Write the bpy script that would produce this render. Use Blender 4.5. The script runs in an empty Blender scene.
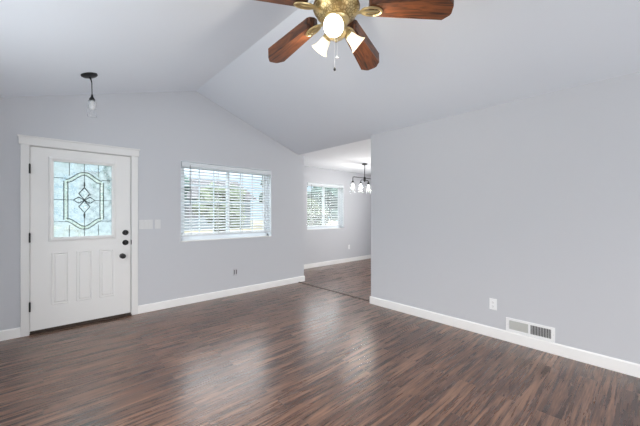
import bpy, bmesh, math, random
from mathutils import Vector, Matrix
random.seed(7)
S = bpy.context.scene
COL = S.collection
PI = math.pi

# ------------------------------------------------------------------ camera, sky, sun, fill lamps, exposure
CAM = Vector((0, 0, 1.32))
cd = bpy.data.cameras.new('camera'); cam = bpy.data.objects.new('camera', cd); COL.objects.link(cam)
cd.sensor_width = 36; cd.lens = 36 * 302 / 640; cd.clip_start = 0.02
cam.location = CAM
cam.rotation_euler = (PI / 2, 0, math.radians(47.5 - 90))
S.camera = cam

W = bpy.data.worlds.new('sky'); S.world = W; W.use_nodes = True
wn = W.node_tree.nodes; wl = W.node_tree.links
bg = wn['Background']
tc = wn.new('ShaderNodeTexCoord'); sep = wn.new('ShaderNodeSeparateXYZ'); rp = wn.new('ShaderNodeValToRGB')
wl.new(tc.outputs['Generated'], sep.inputs[0]); wl.new(sep.outputs['Z'], rp.inputs[0])
rp.color_ramp.elements[0].position = 0.10; rp.color_ramp.elements[0].color = (0.150, 0.182, 0.205, 1)
rp.color_ramp.elements[1].position = 0.30; rp.color_ramp.elements[1].color = (1.0, 0.955, 0.95, 1)
wl.new(rp.outputs[0], bg.inputs[0]); bg.inputs[1].default_value = 5.4

def lamp(name, kind, loc, energy, color=(1, 1, 1), rot=(0, 0, 0), **kw):
    l = bpy.data.lights.new(name, kind); l.energy = energy; l.color = color
    for k, v in kw.items(): setattr(l, k, v)
    o = bpy.data.objects.new(name, l); COL.objects.link(o); o.location = loc; o.rotation_euler = rot
    return o
lamp('sun', 'SUN', (3, -8, 12), 3.6, (1.0, 0.94, 0.84), (math.radians(35), 0, math.radians(20)), angle=math.radians(1))
# added fill lamps outside made-up openings: behind the camera, left wall, dining side
lamp('back_fill', 'AREA', (1.5, -2.62, 1.25), 70, (0.985, 0.985, 0.985), (math.radians(82), 0, 0), shape='RECTANGLE', size=3.2, size_y=2.2)
lamp('side_fill', 'AREA', (-0.82, 1.9, 1.45), 62, (0.96, 0.98, 1.0), (math.radians(90 + 10), 0, math.radians(-90)), shape='RECTANGLE', size=2.6, size_y=1.4)
lamp('dining_fill', 'AREA', (7.75, 2.9, 1.4), 150, (1.0, 0.985, 0.97), (math.radians(90 + 28), 0, math.radians(90)), shape='RECTANGLE', size=2.0, size_y=1.6)

S.view_settings.view_transform = 'Standard'; S.view_settings.look = 'None'
S.view_settings.gamma = 1; S.view_settings.use_curve_mapping = False
S.view_settings.exposure = 0.0
S.cycles.use_denoising = True
S.cycles.max_bounces = 10; S.cycles.diffuse_bounces = 6; S.cycles.transparent_max_bounces = 16
S.cycles.sample_clamp_indirect = 6

# ------------------------------------------------------------------ materials
def mat(name, color, rough=0.5, metal=0.0, bump=None, spec=0.5, ior=1.5):
    m = bpy.data.materials.new(name); m.use_nodes = True
    n = m.node_tree.nodes; L = m.node_tree.links; b = n['Principled BSDF']
    b.inputs['Base Color'].default_value = (*color, 1); b.inputs['Roughness'].default_value = rough
    b.inputs['Metallic'].default_value = metal; b.inputs['Specular IOR Level'].default_value = spec
    b.inputs['IOR'].default_value = ior
    t = n.new('ShaderNodeTexCoord'); nz = n.new('ShaderNodeTexNoise')
    L.new(t.outputs['Object'], nz.inputs['Vector'])
    nz.inputs['Scale'].default_value = bump[0] if bump else 40
    bp = n.new('ShaderNodeBump'); bp.inputs['Strength'].default_value = bump[1] if bump else 0.02
    bp.inputs['Distance'].default_value = bump[2] if bump else 0.001
    L.new(nz.outputs[0], bp.inputs['Height']); L.new(bp.outputs[0], b.inputs['Normal'])
    return m
def glass_mat(name, tint, rough=0.02, trans=0.0, tcol=(1, 1, 1), noise=None, fres=1.45, sheen=(0.04, 0.5)):
    m = bpy.data.materials.new(name); m.use_nodes = True
    n = m.node_tree.nodes; L = m.node_tree.links; n.remove(n['Principled BSDF'])
    out = n['Material Output']
    tr = n.new('ShaderNodeBsdfTransparent'); tr.inputs[0].default_value = (*tint, 1)
    gl = n.new('ShaderNodeBsdfGlossy'); gl.inputs['Roughness'].default_value = rough
    lw = n.new('ShaderNodeLayerWeight'); lw.inputs[0].default_value = 0.5
    pw = n.new('ShaderNodeMath'); pw.operation = 'POWER'; pw.inputs[1].default_value = 4.0; L.new(lw.outputs['Facing'], pw.inputs[0])
    fr = n.new('ShaderNodeMapRange'); fr.inputs[3].default_value = sheen[0]; fr.inputs[4].default_value = sheen[1]; L.new(pw.outputs[0], fr.inputs[0])
    mx = n.new('ShaderNodeMixShader')
    base = tr.outputs[0]
    if trans > 0:
        tl = n.new('ShaderNodeBsdfTranslucent'); tl.inputs[0].default_value = (*tcol, 1)
        m2 = n.new('ShaderNodeMixShader'); m2.inputs[0].default_value = trans
        L.new(tr.outputs[0], m2.inputs[1]); L.new(tl.outputs[0], m2.inputs[2])
        if noise:
            t = n.new('ShaderNodeTexCoord'); nz = n.new('ShaderNodeTexNoise'); nz.inputs['Scale'].default_value = noise
            nz.inputs['Detail'].default_value = 4
            mr = n.new('ShaderNodeMapRange'); mr.inputs[1].default_value = 0.35; mr.inputs[2].default_value = 0.65
            mr.inputs[3].default_value = trans - 0.3; mr.inputs[4].default_value = min(1, trans + 0.3)
            L.new(t.outputs['Object'], nz.inputs['Vector']); L.new(nz.outputs[0], mr.inputs[0]); L.new(mr.outputs[0], m2.inputs[0])
        base = m2.outputs[0]
    L.new(fr.outputs[0], mx.inputs[0]); L.new(base, mx.inputs[1]); L.new(gl.outputs[0], mx.inputs[2])
    L.new(mx.outputs[0], out.inputs[0])
    return m
def emit_mat(name, color, strength, base=(0.9, 0.9, 0.88)):
    m = mat(name, base, 0.3)
    b = m.node_tree.nodes['Principled BSDF']
    b.inputs['Emission Color'].default_value = (*color, 1); b.inputs['Emission Strength'].default_value = strength
    return m

M = {}
M['wall'] = mat('wall_paint', (0.54, 0.553, 0.585), 0.75, bump=(180, 0.12, 0.002), spec=0.3)
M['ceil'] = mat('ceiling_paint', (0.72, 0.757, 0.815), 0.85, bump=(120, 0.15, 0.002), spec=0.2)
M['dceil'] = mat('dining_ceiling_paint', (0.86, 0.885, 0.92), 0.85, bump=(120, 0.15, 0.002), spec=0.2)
M['trim'] = mat('trim_paint', (0.72, 0.72, 0.715), 0.45)
M['door'] = mat('door_paint', (0.75, 0.75, 0.745), 0.4)
M['vinyl'] = mat('white_vinyl', (0.83, 0.88, 0.92), 0.4)
M['gridbacklit'] = mat('backlit_muntin', (0.09, 0.11, 0.11), 0.5)  # backlit darkness put into the colour of the dining muntins
M['baseb'] = mat('light_lifted_baseboard', (0.83, 0.83, 0.825), 0.4)  # lightened beyond the trim to make up for weaker light on the baseboards
M['slat'] = mat('blind_slat', (0.68, 0.72, 0.75), 0.45)
M['plate'] = mat('plate_plastic', (0.63, 0.635, 0.64), 0.35)
M['plateW'] = mat('bright_plate_plastic', (0.85, 0.86, 0.87), 0.35)
M['black'] = mat('black_metal', (0.012, 0.012, 0.014), 0.4, 0.3)
M['dark'] = mat('dark_slot', (0.03, 0.03, 0.035), 0.8)
M['bronze'] = mat('bronze_threshold', (0.045, 0.028, 0.02), 0.5, 0.3)
M['duct'] = mat('duct_shadow', (0.10, 0.10, 0.10), 0.8)
M['ventm'] = mat('vent_enamel', (0.82, 0.83, 0.84), 0.35)
M['beige'] = mat('vent_louver_enamel', (0.50, 0.51, 0.49), 0.5)
M['brass'] = mat('polished_brass', (0.66, 0.52, 0.27), 0.30, 0.85, bump=(30, 0.1, 0.002))
def engraved():
    m = mat('engraved_brass', (0.66, 0.52, 0.27), 0.32, 0.85)
    n = m.node_tree.nodes; L = m.node_tree.links; b = n['Principled BSDF']
    t = n.new('ShaderNodeTexCoord'); v = n.new('ShaderNodeTexVoronoi'); v.feature = 'DISTANCE_TO_EDGE'; v.inputs['Scale'].default_value = 48
    r = n.new('ShaderNodeValToRGB'); e = r.color_ramp.elements
    e[0].position = 0.06; e[0].color = (0.36, 0.25, 0.10, 1); e[1].position = 0.16; e[1].color = (0.66, 0.52, 0.27, 1)
    L.new(t.outputs['Object'], v.inputs['Vector']); L.new(v.outputs['Distance'], r.inputs[0]); L.new(r.outputs[0], b.inputs['Base Color'])
    return m
M['engraved'] = engraved()
M['came'] = mat('lead_came', (0.06, 0.07, 0.07), 0.4, 0.6)
M['glass'] = glass_mat('window_glass', (0.95, 0.985, 1.0), sheen=(0.006, 0.12))
M['plain'] = glass_mat('plain_glass', (0.97, 0.975, 0.97))
M['clear'] = glass_mat('clear_lamp_glass', (0.98, 0.985, 0.99), 0.05, 0.16, (1, 1, 1), fres=1.5)
M['chglass'] = glass_mat('chandelier_glass', (0.98, 0.985, 0.99), 0.05, 0.006, (1, 1, 1))
M['tex'] = glass_mat('textured_door_glass', (0.70, 0.80, 0.84), 0.3, 0.50, (0.50, 0.585, 0.62), noise=14)
M['bevel'] = glass_mat('bevelled_door_glass', (0.95, 1.0, 0.90), 0.05, 0.45, (0.98, 0.97, 0.88), noise=26)
M['bevelclear'] = glass_mat('bevelled_diamond_glass', (0.95, 0.98, 0.98), 0.05, 0.35, (1, 1, 1), noise=40)
M['shade'] = emit_mat('frosted_shade_glass', (1.0, 0.80, 0.48), 0.9)
M['bulb'] = emit_mat('glowing_bulb', (1.0, 0.88, 0.66), 8)
M['cbulb'] = emit_mat('white_glowing_bulb', (1.0, 0.97, 0.93), 2.5)
M['pbulb'] = emit_mat('pale_bulb', (1.0, 0.97, 0.93), 0.05, (0.6, 0.6, 0.6))
M['bark'] = mat('bark', (0.10, 0.075, 0.055), 0.9, bump=(12, 0.6, 0.02))

def wood_mat():
    m = bpy.data.materials.new('blade_walnut'); m.use_nodes = True
    n = m.node_tree.nodes; L = m.node_tree.links; b = n['Principled BSDF']
    t = n.new('ShaderNodeTexCoord'); mp = n.new('ShaderNodeMapping'); mp.inputs['Scale'].default_value = (5, 45, 20)
    nz = n.new('ShaderNodeTexNoise'); nz.inputs['Scale'].default_value = 1.0; nz.inputs['Detail'].default_value = 6
    nz.inputs['Distortion'].default_value = 1.2
    r = n.new('ShaderNodeValToRGB'); e = r.color_ramp.elements
    e[0].position = 0.36; e[0].color = (0.020, 0.006, 0.003, 1); e[1].position = 0.66; e[1].color = (0.19, 0.060, 0.018, 1)
    L.new(t.outputs['Object'], mp.inputs[0]); L.new(mp.outputs[0], nz.inputs['Vector']); L.new(nz.outputs[0], r.inputs[0])
    L.new(r.outputs[0], b.inputs['Base Color']); b.inputs['Roughness'].default_value = 0.45
    b.inputs['Coat Weight'].default_value = 0.15; b.inputs['Coat Roughness'].default_value = 0.25
    return m
M['blade'] = wood_mat()

def floor_mat():
    m = bpy.data.materials.new('plank_floor'); m.use_nodes = True
    n = m.node_tree.nodes; L = m.node_tree.links; b = n['Principled BSDF']
    t = n.new('ShaderNodeTexCoord')
    br = n.new('ShaderNodeTexBrick'); br.offset = 0.37; br.squash = 1.0
    br.inputs['Scale'].default_value = 1.0; br.inputs['Brick Width'].default_value = 1.22
    br.inputs['Row Height'].default_value = 0.127; br.inputs['Mortar Size'].default_value = 0.0012
    br.inputs['Mortar Smooth'].default_value = 0.2; br.inputs['Bias'].default_value = 0.0
    br.inputs['Color1'].default_value = (0, 0, 0, 1); br.inputs['Color2'].default_value = (1, 1, 1, 1)
    br.inputs['Mortar'].default_value = (0.5, 0.5, 0.5, 1)
    L.new(t.outputs['Object'], br.inputs['Vector'])
    # offset grain per plank
    mul = n.new('ShaderNodeVectorMath'); mul.operation = 'SCALE'; mul.inputs['Scale'].default_value = 37.0
    L.new(br.outputs['Color'], mul.inputs[0])
    add = n.new('ShaderNodeVectorMath'); add.operation = 'ADD'
    L.new(t.outputs['Object'], add.inputs[0]); L.new(mul.outputs[0], add.inputs[1])
    def noise(scale, detail, dist):
        mp = n.new('ShaderNodeMapping'); mp.inputs['Scale'].default_value = scale
        nz = n.new('ShaderNodeTexNoise'); nz.inputs['Scale'].default_value = 1; nz.inputs['Detail'].default_value = detail
        nz.inputs['Distortion'].default_value = dist; nz.inputs['Roughness'].default_value = 0.6
        L.new(add.outputs[0], mp.inputs[0]); L.new(mp.outputs[0], nz.inputs['Vector']); return nz
    a = noise((2.0, 34, 1), 5, 0.35); c = noise((1.3, 13, 1), 3, 0.6); f = noise((7, 120, 1), 3, 0.15)
    def math_(op, x, y):
        k = n.new('ShaderNodeMath'); k.operation = op
        for i, v in enumerate((x, y)):
            if isinstance(v, (int, float)): k.inputs[i].default_value = v
            else: L.new(v, k.inputs[i])
        return k.outputs[0]
    sepc = n.new('ShaderNodeSeparateColor'); L.new(br.outputs['Color'], sepc.inputs[0])
    v = math_('MULTIPLY', a.outputs[0], 0.54)
    v = math_('ADD', v, math_('MULTIPLY', c.outputs[0], 0.30))
    v = math_('ADD', v, math_('MULTIPLY', f.outputs[0], 0.20))
    v = math_('ADD', v, math_('MULTIPLY', sepc.outputs[0], 0.04))
    r = n.new('ShaderNodeValToRGB'); e = r.color_ramp.elements
    e[0].position = 0.42; e[0].color = (0.030, 0.011, 0.006, 1)
    e[1].position = 0.66; e[1].color = (0.27, 0.142, 0.084, 1)
    k = e.new(0.54); k.color = (0.100, 0.043, 0.024, 1)
    L.new(v, r.inputs[0])
    # rare knots
    mp = n.new('ShaderNodeMapping'); mp.inputs['Scale'].default_value = (2.6, 6.0, 1)
    vo = n.new('ShaderNodeTexVoronoi'); vo.inputs['Scale'].default_value = 1
    L.new(add.outputs[0], mp.inputs[0]); L.new(mp.outputs[0], vo.inputs['Vector'])
    kr = n.new('ShaderNodeMapRange'); kr.inputs[1].default_value = 0.05; kr.inputs[2].default_value = 0.14
    kr.inputs[3].default_value = 0.45; kr.inputs[4].default_value = 1.0
    L.new(vo.outputs['Distance'], kr.inputs[0])
    mm = n.new('ShaderNodeMix'); mm.data_type = 'RGBA'; mm.blend_type = 'MULTIPLY'; mm.inputs[0].default_value = 1
    L.new(r.outputs[0], mm.inputs[6]); L.new(kr.outputs[0], mm.inputs[7])
    seam = n.new('ShaderNodeMix'); seam.data_type = 'RGBA'; L.new(br.outputs['Fac'], seam.inputs[0])
    L.new(mm.outputs[2], seam.inputs[6]); seam.inputs[7].default_value = (0.02, 0.012, 0.01, 1)
    L.new(seam.outputs[2], b.inputs['Base Color'])
    rr = n.new('ShaderNodeMapRange'); rr.inputs[3].default_value = 0.18; rr.inputs[4].default_value = 0.38
    L.new(a.outputs[0], rr.inputs[0]); L.new(rr.outputs[0], b.inputs['Roughness'])
    b.inputs['IOR'].default_value = 1.92
    bp = n.new('ShaderNodeBump'); bp.inputs['Strength'].default_value = 0.2; bp.inputs['Distance'].default_value = 0.002
    L.new(math_('SUBTRACT', v, math_('MULTIPLY', br.outputs['Fac'], 0.6)), bp.inputs['Height']); L.new(bp.outputs[0], b.inputs['Normal'])
    return m
M['floor'] = floor_mat()

def patchy(name, c1, c2, scale, rough=0.9):
    m = bpy.data.materials.new(name); m.use_nodes = True
    n = m.node_tree.nodes; L = m.node_tree.links; b = n['Principled BSDF']
    t = n.new('ShaderNodeTexCoord'); nz = n.new('ShaderNodeTexNoise'); nz.inputs['Scale'].default_value = scale; nz.inputs['Detail'].default_value = 5
    r = n.new('ShaderNodeValToRGB'); r.color_ramp.elements[0].position = 0.35; r.color_ramp.elements[1].position = 0.65
    r.color_ramp.elements[0].color = (*c1, 1); r.color_ramp.elements[1].color = (*c2, 1)
    L.new(t.outputs['Object'], nz.inputs['Vector']); L.new(nz.outputs[0], r.inputs[0]); L.new(r.outputs[0], b.inputs['Base Color'])
    b.inputs['Roughness'].default_value = rough
    return m
M['lawn'] = patchy('dry_lawn', (0.17, 0.155, 0.09), (0.27, 0.25, 0.16), 1.2)
M['walk'] = patchy('concrete', (0.10, 0.10, 0.10), (0.14, 0.14, 0.14), 3)
M['leaf1'] = patchy('dark_foliage', (0.025, 0.06, 0.055), (0.08, 0.14, 0.12), 6)
M['leaf2'] = patchy('light_foliage', (0.06, 0.09, 0.055), (0.16, 0.20, 0.13), 6)
M['siding'] = patchy('grey_siding', (0.13, 0.17, 0.20), (0.16, 0.20, 0.23), 2)
M['roofing'] = patchy('shingle', (0.05, 0.055, 0.065), (0.08, 0.08, 0.09), 10)

# ------------------------------------------------------------------ mesh helpers
def bm_(): return bmesh.new()
def box(bm, a, b, mtx=None):
    x0, y0, z0 = a; x1, y1, z1 = b
    if x0 > x1: x0, x1 = x1, x0
    if y0 > y1: y0, y1 = y1, y0
    if z0 > z1: z0, z1 = z1, z0
    vs = [Vector(p) for p in ((x0, y0, z0), (x1, y0, z0), (x1, y1, z0), (x0, y1, z0), (x0, y0, z1), (x1, y0, z1), (x1, y1, z1), (x0, y1, z1))]
    if mtx: vs = [mtx @ v for v in vs]
    v = [bm.verts.new(p) for p in vs]
    for f in ((3, 2, 1, 0), (4, 5, 6, 7), (0, 1, 5, 4), (1, 2, 6, 5), (2, 3, 7, 6), (3, 0, 4, 7)):
        bm.faces.new([v[i] for i in f])
def prism(bm, pts, d):                      # closed polygon (3D pts) pushed along d
    d = Vector(d); a = [bm.verts.new(p) for p in pts]; b = [bm.verts.new(Vector(p) + d) for p in pts]; n = len(pts)
    bm.faces.new(a); bm.faces.new(b[::-1])
    for i in range(n): bm.faces.new((a[i], b[i], b[(i + 1) % n], a[(i + 1) % n]))
    bmesh.ops.recalc_face_normals(bm, faces=bm.faces)
def frame_of(d):
    d = d.normalized(); u = Vector((0, 0, 1)) if abs(d.z) < 0.9 else Vector((1, 0, 0))
    x = d.cross(u).normalized(); return x, d.cross(x).normalized()
def tube(bm, pts, rad, seg=10, caps=True):  # tube through points with per-point radius
    pts = [Vector(p) for p in pts]
    if not isinstance(rad, (list, tuple)): rad = [rad] * len(pts)
    rings = []; x = None
    for i, p in enumerate(pts):
        d = (pts[min(i + 1, len(pts) - 1)] - pts[max(i - 1, 0)]).normalized()
        if x is None: x, y = frame_of(d)
        else:
            x = (x - d * x.dot(d)).normalized(); y = d.cross(x).normalized()
        rings.append([bm.verts.new(p + (x * math.cos(2 * PI * k / seg) + y * math.sin(2 * PI * k / seg)) * rad[i]) for k in range(seg)])
    for a, b in zip(rings, rings[1:]):
        for k in range(seg): bm.faces.new((a[k], a[(k + 1) % seg], b[(k + 1) % seg], b[k]))
    if caps: bm.faces.new(rings[0][::-1]); bm.faces.new(rings[-1])
    bmesh.ops.recalc_face_normals(bm, faces=bm.faces)
def lathe(bm, prof, origin=(0, 0, 0), axis=(0, 0, 1), seg=28, closed=False):   # prof: (r, h)
    o = Vector(origin); d = Vector(axis).normalized(); x, y = frame_of(d); rings = []
    for r, h in prof:
        if r < 1e-6: rings.append([bm.verts.new(o + d * h)])
        else: rings.append([bm.verts.new(o + d * h + (x * math.cos(2 * PI * k / seg) + y * math.sin(2 * PI * k / seg)) * r) for k in range(seg)])
    pairs = list(zip(rings, rings[1:])) + ([(rings[-1], rings[0])] if closed else [])
    for a, b in pairs:
        if len(a) == 1 and len(b) == 1: continue
        for k in range(seg):
            k2 = (k + 1) % seg
            if len(a) == 1: bm.faces.new((a[0], b[k2], b[k]))
            elif len(b) == 1: bm.faces.new((a[k], a[k2], b[0]))
            else: bm.faces.new((a[k], a[k2], b[k2], b[k]))
    bmesh.ops.recalc_face_normals(bm, faces=bm.faces)
def obj(name, bm, m, parent=None, smooth=False, bevel=0.0, loc=None):
    me = bpy.data.meshes.new(name); bm.to_mesh(me); bm.free()
    me.materials.append(m)
    o = bpy.data.objects.new(name, me); COL.objects.link(o)
    if parent: o.parent = parent
    if loc is not None: o.location = loc
    if smooth:
        for p in me.polygons: p.use_smooth = True
        md = o.modifiers.new('edges', 'EDGE_SPLIT'); md.split_angle = math.radians(38)
    if bevel:
        md = o.modifiers.new('bevel', 'BEVEL'); md.width = bevel; md.segments = 2; md.limit_method = 'ANGLE'
    return o
def struct(name, bm, m, parent=None, **k):
    o = obj(name, bm, m, parent, **k)
    if not parent: o['kind'] = 'structure'
    return o
def thing(name, label, cat, loc=(0, 0, 0), rz=0, group=None):
    o = bpy.data.objects.new(name, None); COL.objects.link(o); o.empty_display_size = 0.1
    o.location = loc; o.rotation_euler = (0, 0, rz); o['label'] = label; o['category'] = cat
    if group: o['group'] = group
    return o
def boxes(*bs):
    bm = bm_()
    for a, b in bs: box(bm, a, b)
    return bm

# ------------------------------------------------------------------ room shell
XL, XR, YF, YB = -0.60, 3.53, 4.53, -2.40        # inner faces of the living room
RX, RZ, SX, SZ = 1.661, 3.124, 3.60, 2.43        # ridge and right spring line
TW = 0.15
XE = 3.727                                       # end of the front wall
DX, DY, DY0 = 7.35, 5.50, 0.40                   # dining room limits
def zroof(x):
    return RZ - (RX - x) * (RZ - SZ) / (RX - XL) if x < RX else max(SZ, RZ - (x - RX) * (RZ - SZ) / (SX - RX))

bm = boxes(((XL, YB, -0.1), (SX, YF + 0.16, 0)))
struct('floor', bm, M['floor'])
bm = boxes(((SX, DY0, -0.1), (DX, DY, 0)))
struct('floor', bm, M['floor'])
bm = bm_()                                       # reducer strip between the two floors
prism(bm, [(SX - 0.022, 2.74, 0.0), (SX - 0.014, 2.74, 0.007), (SX + 0.014, 2.74, 0.007), (SX + 0.022, 2.74, 0.0)], (0, YF - 2.74, 0))
struct('trim_4', bm, M['bronze'])

bm = bm_()                                       # vaulted ceiling, two slopes
T = 0.12
prism(bm, [(XL - TW, YB - TW, zroof(XL) - TW * 0.308), (RX, YB - TW, RZ), (RX, YB - TW, RZ + T), (XL - TW, YB - TW, zroof(XL) - TW * 0.308 + T)], (0, YF - YB + 2 * TW, 0))
prism(bm, [(RX, YB - TW, RZ), (SX, YB - TW, SZ), (SX, YB - TW, SZ + T), (RX, YB - TW, RZ + T)], (0, YF - YB + 2 * TW, 0))
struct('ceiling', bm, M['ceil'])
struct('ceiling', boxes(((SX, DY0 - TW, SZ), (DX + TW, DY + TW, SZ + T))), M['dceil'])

def wall_xz(bm, y0, y1, cols):                   # cols: (x0, x1, [z ranges]) ; 'r' = up to the roof line
    for x0, x1, rs in cols:
        for z0, z1 in rs:
            cuts = [x0] + [c for c in (RX, SX) if x0 < c < x1] + [x1]
            for a, b in zip(cuts, cuts[1:]):
                if z1 == 'r': prism(bm, [(a, y0, z0), (b, y0, z0), (b, y0, zroof(b)), (a, y0, zroof(a))], (0, y1 - y0, 0))
                else: box(bm, (a, y0, z0), (b, y1, z1))
def wall_yz(bm, x0, x1, cols, top):
    for y0, y1, rs in cols:
        for z0, z1 in rs: box(bm, (x0, y0, z0), (x1, y1, top if z1 == 'r' else z1))
# openings
DR = (-0.125, 0.855, 2.07)                       # rough door opening x0 x1 top
W1 = (1.449, 2.981, 0.905, 2.070)
W2 = (4.62, 5.886, 0.915, 2.06)
bm = bm_()
wall_xz(bm, YF, YF + TW, [(XL - TW, DR[0], [(0, 'r')]), (DR[0], DR[1], [(DR[2], 'r')]), (DR[1], W1[0], [(0, 'r')]),
        (W1[0], W1[1], [(0, W1[2]), (W1[3], 'r')]), (W1[1], XE, [(0, 'r')])])
struct('wall_front', bm, M['wall'])
struct('wall_alcove', boxes(((XE - TW, YF + TW, 0), (XE, DY, SZ))), M['wall'])
bm = bm_()
wall_xz(bm, DY, DY + TW, [(XE - TW, W2[0], [(0, SZ)]), (W2[0], W2[1], [(0, W2[2]), (W2[3], SZ)]), (W2[1], DX + TW, [(0, SZ)])])
struct('wall_dining_front', bm, M['wall'])
bm = bm_()
wall_yz(bm, DX, DX + TW, [(DY0 - TW, 1.9, [(0, 'r')]), (1.9, 3.9, [(0, 0.6), (2.1, 'r')]), (3.9, DY, [(0, 'r')])], SZ)
struct('wall_dining_side', bm, M['wall'])
struct('wall_dining_back', boxes(((XR + 0.12, DY0 - TW, 0), (DX, DY0, SZ))), M['wall'])
bm = bm_()
prism(bm, [(XR, YB, 0), (XR + 0.12, YB, 0), (XR + 0.12, YB, SZ), (SX, YB, SZ), (XR, YB, zroof(XR))], (0, 2.75 - YB, 0))
struct('wall_right', bm, M['wall'])
bm = bm_()
wall_yz(bm, XL - TW, XL, [(YB - TW, 0.6, [(0, 'r')]), (0.6, 3.2, [(0, 0.8), (2.15, 'r')]), (3.2, YF, [(0, 'r')])], zroof(XL))
struct('wall_left', bm, M['wall'])
bm = bm_()
wall_xz(bm, YB - TW, YB, [(XL, -0.1, [(0, 'r')]), (-0.1, 3.1, [(2.35, 'r')]), (3.1, XR + 0.12, [(0, 'r')])])
struct('wall_back', bm, M['wall'])

# baseboards
BH, BT = 0.105, 0.014
def base(name, a, b, n):                         # a,b: xy ends on the wall face; n: inward normal
    bm = bm_(); a = Vector((*a, 0)); b = Vector((*b, 0)); n = Vector((*n, 0))
    prism(bm, [a, a + n * BT, a + n * BT + Vector((0, 0, BH - 0.012)), a + n * (BT * 0.45) + Vector((0, 0, BH)), a + Vector((0, 0, BH))], b - a)
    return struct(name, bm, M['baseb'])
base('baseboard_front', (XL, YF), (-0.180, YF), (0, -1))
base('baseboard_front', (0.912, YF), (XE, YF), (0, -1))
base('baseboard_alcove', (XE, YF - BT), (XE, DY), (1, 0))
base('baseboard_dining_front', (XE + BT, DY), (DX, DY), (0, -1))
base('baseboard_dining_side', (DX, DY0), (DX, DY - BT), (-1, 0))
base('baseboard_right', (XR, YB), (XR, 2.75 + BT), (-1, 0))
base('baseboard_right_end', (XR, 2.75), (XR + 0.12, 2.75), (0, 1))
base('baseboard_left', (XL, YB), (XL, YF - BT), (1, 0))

# ------------------------------------------------------------------ front door
bm = boxes(((-0.179, YF - 0.018, 0), (-0.108, YF, 2.055)), ((0.838, YF - 0.018, 0), (0.912, YF, 2.055)),
           ((-0.192, YF - 0.022, 2.055), (0.925, YF, 2.135)), ((-0.202, YF - 0.030, 2.135), (0.935, YF, 2.152)))
struct('trim_1', bm, M['trim'], bevel=0.002)
jm = struct('trim_2', boxes(((DR[0], YF - 0.002, 0), (-0.110, YF + TW, 2.055)), ((0.840, YF - 0.002, 0), (DR[1], YF + TW, 2.055)),
           ((DR[0], YF - 0.002, 2.050), (DR[1], YF + TW, 2.07)),
           ((-0.110, YF + 0.050, 0.018), (-0.094, YF + 0.075, 2.05)), ((0.823, YF + 0.050, 0.018), (0.840, YF + 0.075, 2.05)), ((-0.110, YF + 0.050, 2.034), (0.840, YF + 0.075, 2.05))), M['trim'])
k = obj('strike_plate', boxes(((0.8335, YF - 0.0215, 0.915), (0.8405, YF - 0.001, 0.975))), M['black'], jm)
struct('trim_3', boxes(((-0.110, YF - 0.03, 0), (0.840, YF + TW, 0.018))), M['bronze'], bevel=0.003)

D0, D1, DZ0, DZ1, DYF = -0.104, 0.833, 0.034, 2.044, YF + 0.004     # slab; front face at DYF
G = (0.077, 0.640, 1.035, 1.915)                                    # glass x0 x1 z0 z1
bm = bm_()
for a, b in (((D0, DYF, DZ0), (G[0], DYF + 0.044, DZ1)), ((G[1], DYF, DZ0), (D1, DYF + 0.044, DZ1)),
             ((G[0], DYF, G[3]), (G[1], DYF + 0.044, DZ1)), ((G[0], DYF, DZ0), (G[1], DYF + 0.044, G[2]))): box(bm, a, b)
door = struct('door_1', bm, M['door'])
def ring(bm, x0, x1, z0, z1, w, y, prof):        # mitred moulding; prof: (inset 0..1, dy toward the room)
    loops = []
    for t, dy in prof:
        i = w * t
        loops.append([bm.verts.new((px, y - dy, pz)) for px, pz in ((x0 + i, z0 + i), (x1 - i, z0 + i), (x1 - i, z1 - i), (x0 + i, z1 - i))])
    for a, b in zip(loops, loops[1:]):
        for j in range(4): bm.faces.new((a[j], a[(j + 1) % 4], b[(j + 1) % 4], b[j]))
    bmesh.ops.recalc_face_normals(bm, faces=bm.faces)
bm = bm_()
ring(bm, G[0] - 0.035, G[1] + 0.035, G[2] - 0.035, G[3] + 0.035, 0.045, DYF, [(0, 0), (0.08, 0.012), (0.45, 0.017), (0.7, 0.010), (1, 0.004), (1, -0.03)])
obj('glass_surround', bm, M['door'], door)
for i in range(3):                               # three tall raised panels
    cx = 0.144 + i * 0.218
    bm = bm_(); x0, x1 = cx - 0.077, cx + 0.077
    z0, z1 = 0.285, 0.875
    ring(bm, x0, x1, z0, z1, 0.036, DYF, [(0, 0), (0.2, 0.0075), (0.42, 0.0065), (0.62, 0.001), (1.0, 0.007)])
    i2 = 0.036
    vs = [bm.verts.new(p) for p in ((x0 + i2, DYF - 0.007, z0 + i2), (x1 - i2, DYF - 0.007, z0 + i2), (x1 - i2, DYF - 0.007, z1 - i2), (x0 + i2, DYF - 0.007, z1 - i2))]
    bm.faces.new(vs)
    obj('raised_panel', bm, M['door'], door)
gy = DYF + 0.018
obj('glass', boxes(((G[0], gy, G[2]), (G[1], gy + 0.006, G[3]))), M['tex'], door)
gw, gh = G[1] - G[0], G[3] - G[2]
def gp(u, v, dy=-0.003): return Vector((G[0] + u * gw, gy + dy, G[3] - v * gh))
def band(bm, path, w, t=0.006):                  # flat bevelled strip following path (uv); w in metres
    P = [gp(*p) for p in path]; L = []
    for i, p in enumerate(P):
        d = (P[min(i + 1, len(P) - 1)] - P[max(i - 1, 0)]).normalized(); nn = Vector((-d.z, 0, d.x))
        L.append([bm.verts.new(p + nn * (w / 2)), bm.verts.new(p + Vector((0, -t, 0))), bm.verts.new(p - nn * (w / 2))])
    for a, b in zip(L, L[1:]):
        bm.faces.new((a[0], a[1], b[1], b[0])); bm.faces.new((a[1], a[2], b[2], b[1]))
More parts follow.
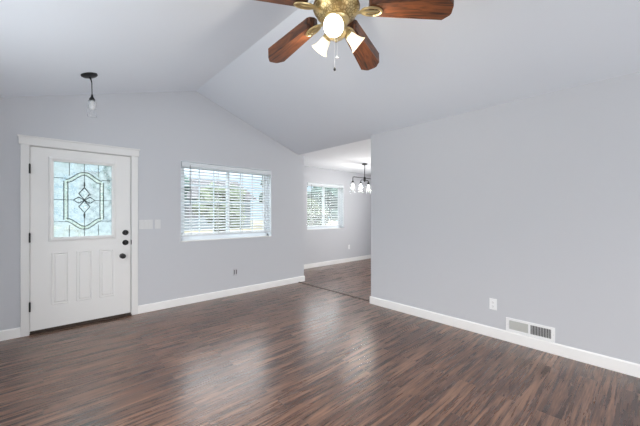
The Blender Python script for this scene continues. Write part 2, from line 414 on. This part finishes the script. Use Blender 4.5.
def arch(cx, y_end, y_mid, x0, x1, n=16):
    out = []
    for i in range(n + 1):
        s = i / n; x = x0 + (x1 - x0) * s; c = abs(2 * s - 1)
        e = 0.5 + 0.5 * math.cos(PI * c)         # S-shaped shoulders
        out.append((x, y_end + (y_mid - y_end) * e))
    return out
bx0, bx1, by0, by1 = 0.205, 0.805, 0.255, 0.765
top = arch(0.5, by0, 0.145, bx0, bx1); bot = arch(0.5, by1, 0.875, bx0, bx1)
bm = bm_(); band(bm, top, 0.036); band(bm, bot, 0.036); band(bm, [(bx0, by0), (bx0, by1)], 0.036); band(bm, [(bx1, by0), (bx1, by1)], 0.036)
obj('bevelled_border', bm, M['bevel'], door)
def diamond(bm, cu, cv, a, b, t=0.006):
    c = bm.verts.new(gp(cu, cv) + Vector((0, -t, 0)))
    q = [bm.verts.new(gp(cu + du * a / gw, cv + dv * b / gh)) for du, dv in ((0, -1), (1, 0), (0, 1), (-1, 0))]
    for i in range(4): bm.faces.new((c, q[i], q[(i + 1) % 4]))
DI = [(0.505, 0.415, 0.052, 0.072), (0.505, 0.590, 0.052, 0.072), (0.412, 0.503, 0.050, 0.036), (0.598, 0.503, 0.050, 0.036)]
bm = bm_()
for d in DI: diamond(bm, *d)
obj('bevelled_diamonds', bm, M['bevelclear'], door)
bm = bm_()
cr = 0.0034
def line(pts, r=cr): tube(bm, [gp(*p, -0.005) for p in pts], r, 6)
for u in (0.26, 0.745): line([(u, 0), (u, 0.185)]); line([(u, 0.835), (u, 1)])
line([(0.505, 0), (0.505, 0.335)]); line([(0.505, 0.67), (0.505, 1)])
for v in (0.22, 0.79): line([(0, v), (0.205, v)]); line([(0.805, v), (1, v)])
line([(0, 0.503), (0.32, 0.503)]); line([(0.69, 0.503), (1, 0.503)])
ow = 0.018
def offs(path, s):
    out = []
    for i, p in enumerate(path):
        a = path[max(i - 1, 0)]; b = path[min(i + 1, len(path) - 1)]
        dx, dz = (b[0] - a[0]) * gw, -(b[1] - a[1]) * gh; l = math.hypot(dx, dz)
        out.append((p[0] - dz / l * s / gw, p[1] - dx / l * s / gh))
    return out
for pth in (top, bot, [(bx0, by0), (bx0, by1)], [(bx1, by0), (bx1, by1)]):
    line(offs(pth, ow), 0.0050); line(offs(pth, -ow), 0.0050)
for cu, cv, a, b in DI:
    q = [(cu, cv - b / gh), (cu + a / gw, cv), (cu, cv + b / gh), (cu - a / gw, cv), (cu, cv - b / gh)]
    line(q, 0.0066)
for c, s in ((0.285, 1), (0.715, -1)):           # dark teardrops above and below the diamonds
    tube(bm, [gp(0.505, c - 0.045 * s, -0.006), gp(0.505, c - 0.01 * s, -0.006), gp(0.505, c + 0.02 * s, -0.006), gp(0.505, c + 0.045 * s, -0.006)], [0.002, 0.008, 0.009, 0.003], 8)
obj('lead_came', bm, M['came'], door)
def round_lock(name, x, z, r, deep, turn=False):
    bm = bm_(); lathe(bm, [(0, 0), (r, 0), (r, 0.010), (r * 0.86, 0.018), (r * 0.6, deep * 0.7), (r * 0.45, deep), (0, deep)], (x, DYF, z), (0, -1, 0), 24)
    o = obj(name, bm, M['black'], door, smooth=True); o['label'] = 'round black ' + name.replace('_', ' ')
    if turn:
        obj('thumb_turn', boxes(((x - 0.006, DYF - deep - 0.016, z - 0.018), (x + 0.006, DYF - deep + 0.001, z + 0.018))), M['black'], o, bevel=0.002)
round_lock('deadbolt', 0.775, 1.070, 0.034, 0.024, True)
round_lock('lock_rosette', 0.775, 0.943, 0.034, 0.022, True)
bm = bm_(); lathe(bm, [(0, 0), (0.032, 0), (0.032, 0.008), (0.016, 0.016), (0.013, 0.032), (0.024, 0.038), (0.031, 0.050), (0.030, 0.060), (0.018, 0.067), (0, 0.068)], (0.742, DYF, 0.775), (0, -1, 0), 26)
kn = obj('door_knob', bm, M['black'], door, smooth=True); kn['label'] = 'black round door knob'
for z in (1.796, 1.05, 0.303):
    bm = bm_(); tube(bm, [(-0.108, YF - 0.022, z - 0.05), (-0.108, YF - 0.022, z + 0.05)], 0.0075, 10)
    box(bm, (-0.112, YF - 0.022, z - 0.048), (-0.100, YF + 0.004, z + 0.048))
    tube(bm, [(-0.108, YF - 0.022, z + 0.05), (-0.108, YF - 0.022, z + 0.057)], 0.005, 8)
    h = obj('hinge', bm, M['black'], door); h['label'] = 'black hinge on the left edge'
s_ = obj('door_sweep', boxes(((D0, DYF - 0.003, 0.019), (D1, DYF + 0.044, 0.036))), M['bronze'], door); s_['label'] = 'dark bronze sweep along the bottom edge'

# ------------------------------------------------------------------ windows, glass, blinds
def window(name, x0, x1, z0, z1, ywall, cols, rows, grid='vinyl'):
    yo = ywall + 0.085                            # window unit sits deep in the recess
    root = struct(name, boxes(((x0, yo, z0), (x0 + 0.045, yo + 0.06, z1)), ((x1 - 0.045, yo, z0), (x1, yo + 0.06, z1)),
        ((x0, yo, z1 - 0.045), (x1, yo + 0.06, z1)), ((x0, yo, z0), (x1, yo + 0.06, z0 + 0.045))), M['vinyl'])
    xm = (x0 + x1) / 2
    for a, b, dy in ((x0 + 0.045, xm + 0.022, 0.004), (xm - 0.022, x1 - 0.045, 0.030)):
        s = 0.034; y = yo + dy
        sh = obj('sash', boxes(((a, y, z0 + 0.045), (a + s, y + 0.024, z1 - 0.045)), ((b - s, y, z0 + 0.045), (b, y + 0.024, z1 - 0.045)),
            ((a + s, y, z1 - 0.045 - s), (b - s, y + 0.024, z1 - 0.045)), ((a + s, y, z0 + 0.045), (b - s, y + 0.024, z0 + 0.045 + s))), M['vinyl'], root)
        ga, gb, gc, gd = a + s, b - s, z0 + 0.045 + s, z1 - 0.045 - s
        obj('pane', boxes(((ga, y + 0.010, gc), (gb, y + 0.014, gd))), M['glass'], sh)
        bm = bm_()
        for i in range(1, cols): x = ga + (gb - ga) * i / cols; box(bm, (x - 0.009, y + 0.016, gc), (x + 0.009, y + 0.022, gd))
        for i in range(1, rows): z = gc + (gd - gc) * i / rows; box(bm, (ga, y + 0.0165, z - 0.009), (gb, y + 0.0215, z + 0.009))
        obj('muntin_grid', bm, M[grid], sh)
    sill = obj('window_sill', boxes(((x0, ywall - 0.004, z0 - 0.003), (x1, yo, z0 + 0.010))), M['trim'], root, bevel=0.002)
    jl = obj('jamb_liner', boxes(((x0, ywall - 0.001, z0 + 0.01), (x0 + 0.005, yo, z1)), ((x1 - 0.005, ywall - 0.001, z0 + 0.01), (x1, yo, z1)), ((x0 + 0.005, ywall - 0.001, z1 - 0.005), (x1 - 0.005, yo, z1))), M['vinyl'], root)
    return root
window('window_1', *W1, YF, 3, 4)
window('window_2', *W2, DY, 2, 4, 'gridbacklit')

def blind(label, x0, x1, z0, z1, ywall, tilt, wand_x, group, zrail):
    yc = ywall + 0.029
    root = thing('window_blind', label, 'blind', ((x0 + x1) / 2, yc, z0), 0, group)
    hx = (x1 - x0) / 2 - 0.009; H = z1 - z0 - 0.008
    obj('headrail', boxes(((-hx, -0.026, H - 0.050), (hx, 0.028, H - 0.006))), M['slat'], root)
    v = obj('valance', boxes(((-hx, -0.040, H - 0.068), (hx, -0.031, H - 0.004)), ((-hx, -0.0405, H - 0.068), (-hx + 0.006, -0.002, H - 0.004)), ((hx - 0.006, -0.0405, H - 0.068), (hx, -0.002, H - 0.004))), M['slat'], root, bevel=0.002)
    bm = bm_(); zt = H - 0.085; zb = zrail + 0.032; n = round((zt - zb) / 0.0430)
    for i in range(n + 1):
        z = zb + (zt - zb) * i / n
        mt = Matrix.Translation((0, 0, z)) @ Matrix.Rotation(tilt, 4, 'X')
        W_ = 0.0245; pr = [(-W_, 0.0), (-W_ * 0.5, 0.0020), (0, 0.0027), (W_ * 0.5, 0.0020), (W_, 0.0)]
        pts = [(-hx + 0.004, y, zz) for y, zz in pr] + [(-hx + 0.004, y, zz - 0.0026) for y, zz in pr[::-1]]
        a = [bm.verts.new(mt @ Vector(p)) for p in pts]; b = [bm.verts.new(mt @ Vector((hx - 0.004, p[1], p[2]))) for p in pts]
        m_ = len(pts); bm.faces.new(a); bm.faces.new(b[::-1])
        for j in range(m_): bm.faces.new((a[j], b[j], b[(j + 1) % m_], a[(j + 1) % m_]))
    bmesh.ops.recalc_face_normals(bm, faces=bm.faces)
    obj('slats', bm, M['slat'], root)
    obj('bottom_rail', boxes(((-hx + 0.004, -0.026, zrail - 0.010), (hx - 0.004, 0.026, zrail + 0.012))), M['slat'], root, bevel=0.003)
    nl = 4 if hx > 0.7 else 3
    for i in range(nl):
        x = -hx + 0.14 + (2 * hx - 0.28) * i / (nl - 1)
        bm = bm_()
        for dy in (-0.0275, 0.0275): box(bm, (x - 0.004, dy - 0.0006, zrail), (x + 0.004, dy + 0.0006, H - 0.05))
        obj('ladder_tape', bm, M['slat'], root)
    bm = bm_(); tube(bm, [(wand_x, -0.046, H - 0.06), (wand_x, -0.048, H - 0.62)], [0.004, 0.005], 8)
    tube(bm, [(wand_x, -0.046, H - 0.045), (wand_x, -0.046, H - 0.065)], 0.003, 6)
    w = obj('tilt_wand', bm, M['came'], root); w['label'] = 'thin dark tilt wand'
    return root
G_ = None
blind('wide white horizontal slat blind in the window beside the front door', *W1, YF, math.radians(24), -0.64, G_, 0.085)
blind('smaller white horizontal slat blind in the dining area window', *W2, DY, math.radians(20), -0.50, G_, 0.065)

# unseen openings made up for the added fill lamps (behind the camera and round the corner)
def plain_frame(name, axis, p, a0, a1, z0, z1, mid=True):
    s = 0.06; bm = bm_(); segs = [(a0, a0 + s, z0, z1), (a1 - s, a1, z0, z1), (a0, a1, z1 - s, z1), (a0, a1, z0, z0 + s)]
    if mid: segs.append(((a0 + a1) / 2 - s / 2, (a0 + a1) / 2 + s / 2, z0, z1))
    for a, b, c, d in segs:
        if axis == 'x': box(bm, (a, p, c), (b, p + 0.05, d))
        else: box(bm, (p, a, c), (p + 0.05, b, d))
    o = struct(name, bm, M['vinyl'])
    bm = bm_()
    if axis == 'x': box(bm, (a0 + s, p + 0.02, z0 + s), (a1 - s, p + 0.026, z1 - s))
    else: box(bm, (p + 0.02, a0 + s, z0 + s), (p + 0.026, a1 - s, z1 - s))
    obj('pane', bm, M['plain'], o)
plain_frame('added_window_3', 'x', YB - 0.12, -0.1, 3.1, 0.0, 2.35)
plain_frame('added_window_4', 'y', XL - 0.12, 0.6, 3.2, 0.8, 2.15)
plain_frame('added_window_5', 'y', DX + 0.05, 1.9, 3.9, 0.6, 2.1)

# ------------------------------------------------------------------ switches, outlets, vent
def plate_box(w, h, t=0.006):
    bm = bm_(); box(bm, (-w / 2, -t, -h / 2), (w / 2, 0, h / 2)); return bm
def switch(label, x, z, gangs, w):
    r = thing('light_switch', label, 'switch', (x, YF, z))
    obj('cover_plate', plate_box(w, 0.125), M['plate'], r, bevel=0.0025)
    for i in range(gangs):
        cx = (i - (gangs - 1) / 2) * 0.046
        ro = obj('rocker', boxes(((cx - 0.0165, -0.0085, -0.033), (cx + 0.0165, -0.0055, 0.033))), M['plate'], r, bevel=0.001)
        for zz in (-0.048, 0.048):
            bm = bm_(); lathe(bm, [(0, 0), (0.0032, 0), (0.0028, 0.0012), (0, 0.0015)], (cx, -0.006, zz), (0, -1, 0), 8)
            obj('screw', bm, M['plateW'], r)
switch('wide white triple switch plate on the wall next to the door casing', 1.006, 1.168, 3, 0.165)
switch('narrow white single switch plate to the right of the triple one', 1.149, 1.168, 1, 0.072)
def outlet(label, loc, rz, mp, mr, slots):
    r = thing('wall_outlet', label, 'outlet', loc, rz)
    obj('cover_plate', plate_box(0.072, 0.118), mp, r, bevel=0.0025)
    for zz in (-0.0205, 0.0205):
        rc = obj('receptacle', boxes(((-0.0165, -0.0085, zz - 0.0145), (0.0165, -0.0055, zz + 0.0145))), mr, r, bevel=0.003)
        obj('slot', boxes(((-0.0085, -0.0089, zz - 0.004), (-0.0065, -0.0083, zz + 0.006)), ((0.0062, -0.0089, zz - 0.004), (0.0082, -0.0083, zz + 0.0045)), ((-0.002, -0.0089, zz - 0.011), (0.002, -0.0083, zz - 0.007))), slots, rc)
    bm = bm_(); lathe(bm, [(0, 0), (0.003, 0), (0.0028, 0.001), (0, 0.0014)], (0, -0.006, 0), (0, -1, 0), 8)
    obj('screw', bm, mr, r)
M['greyplate'] = mat('grey_plate', (0.50, 0.50, 0.53), 0.5)
M['greyrec'] = mat('dark_grey_receptacle', (0.10, 0.10, 0.11), 0.5)
r = thing('wall_outlet', 'small wall plate with two dark vertical slots below the window beside the front door', 'outlet', (2.29, YF, 0.365))
obj('cover_plate', plate_box(0.072, 0.118), M['greyplate'], r, bevel=0.0025)
for x in (-0.018, 0.018): obj('slot', boxes(((x - 0.008, -0.0072, -0.036), (x + 0.008, -0.0055, 0.036))), M['greyrec'], r)
outlet('bright white outlet above the vent on the right wall', (XR, 1.124, 0.351), -PI / 2, M['plateW'], M['plateW'], M['dark'])
outlet('white outlet low on the dining area wall beneath its window', (6.10, DY, 0.40), 0, M['plateW'], M['plateW'], M['dark'])

vt = thing('floor_vent', 'white rectangular return air grille with two louver banks low on right wall', 'vent', (XR, 0.800, 0.108), -PI / 2)
hw, hh = 0.203, 0.137
fr = bm_()
for a, b in (((-hw, -0.007, 0), (hw, 0, 0.024)), ((-hw, -0.007, hh - 0.024), (hw, 0, hh)), ((-hw, -0.007, 0.024), (-hw + 0.030, 0, hh - 0.024)),
             ((hw - 0.030, -0.007, 0.024), (hw, 0, hh - 0.024)), ((-0.009, -0.007, 0.024), (0.009, 0, hh - 0.024))): box(fr, a, b)
obj('frame', fr, M['ventm'], vt, bevel=0.0015)
obj('duct_shade_panel', boxes(((-hw + 0.03, -0.0012, 0.024), (hw - 0.03, -0.0002, hh - 0.024))), M['duct'], vt)  # flat dark panel, coloured as the shade inside the duct
for (a, b, ang, m_, n_) in ((-hw + 0.032, -0.010, 12, M['beige'], 17), (0.010, hw - 0.032, -62, M['ventm'], 13)):
    bm = bm_()
    for i in range(n_):
        x = a + (b - a) * (i + 0.5) / n_
        mt = Matrix.Translation((x, -0.0048, 0)) @ Matrix.Rotation(math.radians(ang), 4, 'Z')
        box(bm, (-0.0052, -0.0005, 0.024), (0.0052, 0.0005, hh - 0.024), mt)
    lv = obj('louver_bank', bm, m_, vt); lv['label'] = 'closed beige louvers' if ang > 0 else 'open white louvers with dark gaps'
for x in (-hw + 0.012, hw - 0.012):
    bm = bm_(); lathe(bm, [(0, 0), (0.004, 0), (0.0035, 0.0015), (0, 0.002)], (x, -0.007, hh / 2), (0, -1, 0), 10)
    obj('screw', bm, M['plate'], vt)

# ------------------------------------------------------------------ pendant by the door
PX, PY = 0.342, 3.83
pz = zroof(PX)
pd = thing('pendant_light', 'small black pendant with a clear glass shade hanging in front of the door', 'lamp', (PX, PY, pz))
nrm = Vector((math.sin(math.atan(0.308)), 0, -math.cos(math.atan(0.308))))
bm = bm_(); lathe(bm, [(0, 0), (0.072, 0), (0.072, 0.010), (0.058, 0.020), (0.02, 0.024), (0, 0.024)], (0, 0, 0), nrm, 32)
obj('canopy', bm, M['black'], pd, smooth=True)
bm = bm_(); tube(bm, [nrm * 0.02, nrm * 0.034, (0.016, 0, -0.05), (0.022, 0, -0.08), (0.024, 0, -0.20)], [0.010, 0.009, 0.006, 0.0045, 0.0045], 10)
obj('cord', bm, M['black'], pd, smooth=True)
bm = bm_(); lathe(bm, [(0, 0), (0.008, 0), (0.011, 0.022), (0.024, 0.046), (0.026, 0.062), (0, 0.062)], (0.024, 0, -0.195), (0, 0, -1), 20)
obj('socket', bm, M['black'], pd, smooth=True)
bm = bm_(); lathe(bm, [(0.024, 0.055), (0.036, 0.070), (0.040, 0.10), (0.040, 0.225), (0.038, 0.225), (0.038, 0.10), (0.034, 0.072), (0.023, 0.058)], (0.024, 0, -0.195), (0, 0, -1), 28, closed=True)
obj('glass_shade', bm, M['clear'], pd, smooth=True)
bm = bm_(); lathe(bm, [(0, 0.06), (0.012, 0.062), (0.013, 0.085), (0.022, 0.115), (0.023, 0.132), (0.015, 0.152), (0, 0.158)], (0.024, 0, -0.195), (0, 0, -1), 20)
obj('bulb', bm, M['pbulb'], pd, smooth=True)

# ------------------------------------------------------------------ chandelier over the dining spot
CX, CY = 5.33, 4.33
ch = thing('chandelier', 'black four light linear chandelier with clear glass shades over the dining area', 'lamp', (CX, CY, SZ))
bm = bm_(); lathe(bm, [(0, 0), (0.062, 0), (0.062, 0.018), (0.055, 0.026), (0, 0.026)], (0, 0, 0), (0, 0, -1), 28)
obj('canopy', bm, M['black'], ch, smooth=True)
bm = bm_(); tube(bm, [(0, 0, -0.02), (0, 0, -0.32)], 0.008, 10); obj('rod', bm, M['black'], ch, smooth=True)
bm = bm_(); lathe(bm, [(0, 0), (0.018, 0), (0.026, 0.012), (0.026, 0.085), (0.016, 0.105), (0, 0.115)], (0, 0, -0.30), (0, 0, -1), 20)
obj('hub', bm, M['black'], ch, smooth=True)
for dx in (-0.40, -0.133, 0.133, 0.40):
    out = abs(dx) > 0.3; z = -0.325 if out else -0.372; sg = 1 if dx > 0 else -1
    bm = bm_(); tube(bm, [(sg * 0.01, 0, z), (dx - sg * 0.03, 0, z), (dx - sg * 0.009, 0, z - 0.009), (dx, 0, z - 0.03), (dx, 0, -0.435)], 0.0085, 10)
    ar = obj('arm', bm, M['black'], ch, smooth=True)
    bm = bm_(); lathe(bm, [(0, 0), (0.012, 0), (0.024, 0.008), (0.024, 0.045), (0, 0.045)], (dx, 0, -0.415), (0, 0, -1), 18)
    obj('socket', bm, M['black'], ar, smooth=True)
    bm = bm_(); lathe(bm, [(0.025, 0.028), (0.055, 0.034), (0.060, 0.05), (0.060, 0.255), (0.058, 0.255), (0.058, 0.05), (0.053, 0.037), (0.025, 0.031)], (dx, 0, -0.415), (0, 0, -1), 24, closed=True)
    obj('glass_shade', bm, M['chglass'], ar, smooth=True)
    bm = bm_(); lathe(bm, [(0, 0.04), (0.013, 0.045), (0.016, 0.065), (0.028, 0.085), (0.029, 0.100), (0.020, 0.122), (0, 0.130)], (dx, 0, -0.415), (0, 0, -1), 18)
    obj('bulb', bm, M['cbulb'], ar, smooth=True)
    lamp('chandelier_lamp', 'POINT', (CX + dx, CY, SZ - 0.575), 6.0, (1.0, 0.95, 0.88), shadow_soft_size=0.012)

# ------------------------------------------------------------------ ceiling fan
FX, FY, FZ = 1.380, 1.352, 2.540
rot_cam = math.radians(-42.5)
fan = thing('ceiling_fan', 'brass ceiling fan with brown wooden blades and three lit frosted shades', 'fan', (FX, FY, FZ), rot_cam)
zc = zroof(FX) - FZ
sl = Vector((0.308, 0, -1)).normalized(); slr = Matrix.Rotation(-rot_cam, 3, 'Z') @ sl
bm = bm_(); lathe(bm, [(0, -0.01), (0.070, -0.01), (0.070, 0.012), (0.055, 0.045), (0.022, 0.062), (0, 0.062)], (0, 0, zc), slr, 28)
obj('canopy', bm, M['brass'], fan, smooth=True)
bm = bm_(); tube(bm, [(0, 0, 0.20), (0, 0, zc - 0.03)], 0.011, 12); obj('downrod', bm, M['brass'], fan, smooth=True)
bm = bm_(); lathe(bm, [(0, 0.215), (0.030, 0.215), (0.040, 0.195), (0.085, 0.180), (0.125, 0.160), (0.140, 0.130), (0.140, 0.110), (0.146, 0.104), (0.146, 0.074), (0.138, 0.066), (0.128, 0.045), (0.095, 0.024), (0.088, 0.016), (0, 0.016)], (0, 0, 0), (0, 0, 1), 40)
mo = obj('motor_housing', bm, M['engraved'], fan, smooth=True)
bm = bm_(); lathe(bm, [(0.147, 0.082), (0.150, 0.086), (0.150, 0.092), (0.147, 0.096), (0.1455, 0.092), (0.1455, 0.086)], (0, 0, 0), (0, 0, 1), 40, closed=True)
M['brassdark'] = mat('antique_brass', (0.30, 0.17, 0.05), 0.4, 0.8)
obj('trim_ring', bm, M['brassdark'], mo, smooth=True)
bm = bm_(); lathe(bm, [(0, 0.020), (0.080, 0.020), (0.084, 0.008), (0.076, -0.008), (0.052, -0.020), (0.050, -0.048), (0.062, -0.056), (0.064, -0.078), (0.046, -0.100), (0.018, -0.112), (0.010, -0.126), (0, -0.130)], (0, 0, 0), (0, 0, 1), 32)
lk = obj('light_kit', bm, M['brass'], fan, smooth=True)

DROOP = Matrix.Translation((0.12, 0, 0.055)) @ Matrix.Rotation(math.radians(6.5), 4, 'Y') @ Matrix.Translation((-0.12, 0, 0))
def blade_bm():
    bm = bm_(); R0, R1 = 0.200, 0.702; w0, w1 = 0.048, 0.078
    out = [(R0 + 0.012, -w0 * 0.72), (R0 + 0.03, -w0)] + [(R0 + 0.03 + (R1 - 0.045 - R0 - 0.03) * i / 6, -(w0 + (w1 - w0) * i / 6)) for i in range(1, 7)]
    out += [(R1 - 0.006, -w1 + 0.036), (R1, -w1 + 0.050)]
    pts = out + [(x, -y) for x, y in out[::-1]]
    pts = [(R0 + 0.004, 0.0)] + pts
    pt = DROOP @ Matrix.Rotation(math.radians(-10), 4, 'X')
    prism(bm, [pt @ Vector((x, y, 0.004)) for x, y in pts], pt @ Vector((0, 0, 0.007)))
    return bm
def iron_bm():                                   # brass bracket with an oval loop under the blade root
    bm = bm_(); pt = DROOP @ Matrix.Rotation(math.radians(-10), 4, 'X')
    prism(bm, [(0.075, -0.016, 0.024), (0.140, -0.012, 0.040), (0.165, -0.018, 0.044), (0.165, 0.018, 0.044), (0.140, 0.012, 0.040), (0.075, 0.016, 0.024)], (0, 0, 0.006))
    lp = [pt @ Vector((0.222 + 0.062 * math.cos(a), 0.030 * math.sin(a), -0.004)) for a in [2 * PI * i / 28 for i in range(29)]]
    tube(bm, lp, 0.0075, 8, caps=False)
    tube(bm, [pt @ Vector((0.165, 0, -0.003)), pt @ Vector((0.225, 0, -0.005)), pt @ Vector((0.268, 0, -0.004))], [0.010, 0.012, 0.006], 8)
    for x, y in ((0.205, 0.0), (0.245, 0.022), (0.245, -0.022)):
        lathe(bm, [(0, 0), (0.007, 0), (0.006, 0.004), (0, 0.006)], pt @ Vector((x, y, -0.006)), (0, 0, -1), 10)
    return bm
b0 = obj('blade', blade_bm(), M['blade'], fan); i0 = obj('blade_iron', iron_bm(), M['brass'], b0, smooth=True)
for k in range(5):
    b = b0 if k == 0 else b0.copy()
    if k:
        COL.objects.link(b); c = i0.copy(); COL.objects.link(c); c.parent = b
    b.parent = fan
    b.rotation_euler = (0, 0, math.radians(61.5 + 72 * k))
# three shades
for ph in (-99, 18, 133):
    a = math.radians(ph); d = Vector((math.cos(a), math.sin(a), 0))
    neck = d * 0.072 + Vector((0, 0, -0.058)); ax = (d * 0.80 + Vector((0, 0, -0.60))).normalized()
    bm = bm_(); tube(bm, [d * 0.035 + Vector((0, 0, -0.066)), d * 0.055 + Vector((0, 0, -0.058)), neck, neck + ax * 0.012], 0.010, 10)
    lathe(bm, [(0, -0.006), (0.020, -0.006), (0.028, 0.004), (0.030, 0.020), (0.026, 0.020), (0, 0.012)], neck, ax, 20)
    ho = obj('shade_holder', bm, M['brass'], lk, smooth=True)
    bm = bm_()
    outp = [(0.022, 0.006), (0.027, 0.018), (0.032, 0.036), (0.036, 0.058), (0.042, 0.080), (0.052, 0.098), (0.060, 0.108)]
    inp = [(r - 0.003, h + (0.0 if i else 0.002)) for i, (r, h) in enumerate(outp)][::-1]
    lathe(bm, outp + inp, neck, ax, 32, closed=True)
    sh = obj('lamp_shade', bm, M['shade'], fan, smooth=True)
    sh.visible_shadow = True
    bm = bm_(); lathe(bm, [(0, 0.015), (0.012, 0.016), (0.013, 0.030), (0.024, 0.055), (0.025, 0.068), (0.016, 0.084), (0, 0.089)], neck, ax, 18)
    obj('bulb', bm, M['bulb'], sh, smooth=True)
    wp = Matrix.Translation((FX, FY, FZ)) @ Matrix.Rotation(rot_cam, 4, 'Z') @ (neck + ax * 0.112)
    lamp('fan_lamp', 'POINT', wp, 11.0, (1.0, 0.90, 0.76), shadow_soft_size=0.025)
# pull chains
for (x, y, zt, L_, wob) in ((-0.012, -0.035, -0.100, 0.205, 'fob'), (0.004, -0.030, -0.100, 0.130, 'bell')):
    bm = bm_(); tube(bm, [(x, y, zt + 0.01), (x, y, zt - L_)], 0.0014, 6)
    c = obj('pull_chain', bm, M['ventm'], fan)
    bm = bm_()
    if wob == 'bell': lathe(bm, [(0, 0), (0.004, 0), (0.009, 0.012), (0.010, 0.018), (0, 0.018)], (x, y, zt - L_), (0, 0, -1), 12)
    else: lathe(bm, [(0, 0), (0.004, 0.002), (0.008, 0.012), (0.006, 0.022), (0, 0.025)], (x, y, zt - L_), (0, 0, -1), 12)
    obj('pull_knob', bm, M['ventm'] if wob == 'bell' else M['black'], c, smooth=True)

# ------------------------------------------------------------------ outdoors, seen through the blinds
struct('ground', boxes(((-30, DY + 0.16, -0.5), (45, 60, -0.30))), M['lawn'])
struct('street', boxes(((-30, 17, -0.295), (45, 24, -0.28))), M['walk'])
def tree(label, x, y, h, r, m, n=46):
    t = thing('tree', label, 'tree', (x, y, -0.30), 0, 'trees across the front yard')
    bm = bm_(); tube(bm, [(0, 0, -0.05), (0.05, 0.03, h * 0.25), (-0.03, 0.05, h * 0.5), (0.05, 0, h * 0.8)], [0.2, 0.15, 0.11, 0.04], 10)
    for k in range(5):
        a = k * 1.3; tube(bm, [(0, 0, h * (0.35 + 0.07 * k)), (math.cos(a) * r * 0.6, math.sin(a) * r * 0.6, h * (0.5 + 0.08 * k))], [0.07, 0.02], 7)
    obj('trunk', bm, M['bark'], t, smooth=True)
    bm = bm_(); rnd = random.Random(int(x * 13 + y * 7))
    for k in range(n):
        while True:
            p = Vector((rnd.uniform(-1, 1), rnd.uniform(-1, 1), rnd.uniform(-1, 1)))
            if p.length < 1: break
        c = Vector((p.x * r, p.y * r, h * 0.66 + p.z * h * 0.36))
        s = rnd.uniform(0.16, 0.30) * r
        g = bmesh.ops.create_icosphere(bm, subdivisions=2, radius=s, matrix=Matrix.Translation(c))
        for v in g['verts']: v.co += Vector((rnd.uniform(-1, 1), rnd.uniform(-1, 1), rnd.uniform(-1, 1))) * s * 0.28
    obj('foliage', bm, m, t)
tree('dark bushy yard tree behind the blind nearest the front door', 3.3, 15.5, 3.9, 1.9, M['leaf1'])
tree('pale green yard tree seen in the middle of the wide blind', 6.4, 14.0, 3.0, 1.2, M['leaf2'])
tree('dark tall tree at the right side of the wide blind', 20.0, 28.0, 7.0, 2.6, M['leaf1'])
tree('dark shrubby tree seen through the dining blind', 15.2, 16.6, 3.4, 1.7, M['leaf1'])
tree('pale tree seen low through the dining blind', 11.6, 13.2, 2.2, 0.8, M['leaf2'])
hs = thing('house', 'blue grey neighbouring house across the street', 'house', (10.0, 34, -0.30))
obj('wall', boxes(((-7, -4, 0), (7, 4, 3.2))), M['siding'], hs)
bm = bm_(); prism(bm, [(-7.5, -4.6, 3.1), (-7.5, 4.6, 3.1), (-7.5, 0, 5.4)], (15, 0, 0)); obj('roof', bm, M['roofing'], hs)
for x in (-4.5, 0.8, 4.6): obj('window', boxes(((x - 0.8, -4.06, 1.1), (x + 0.8, -3.98, 2.3))), M['roofing'], hs)
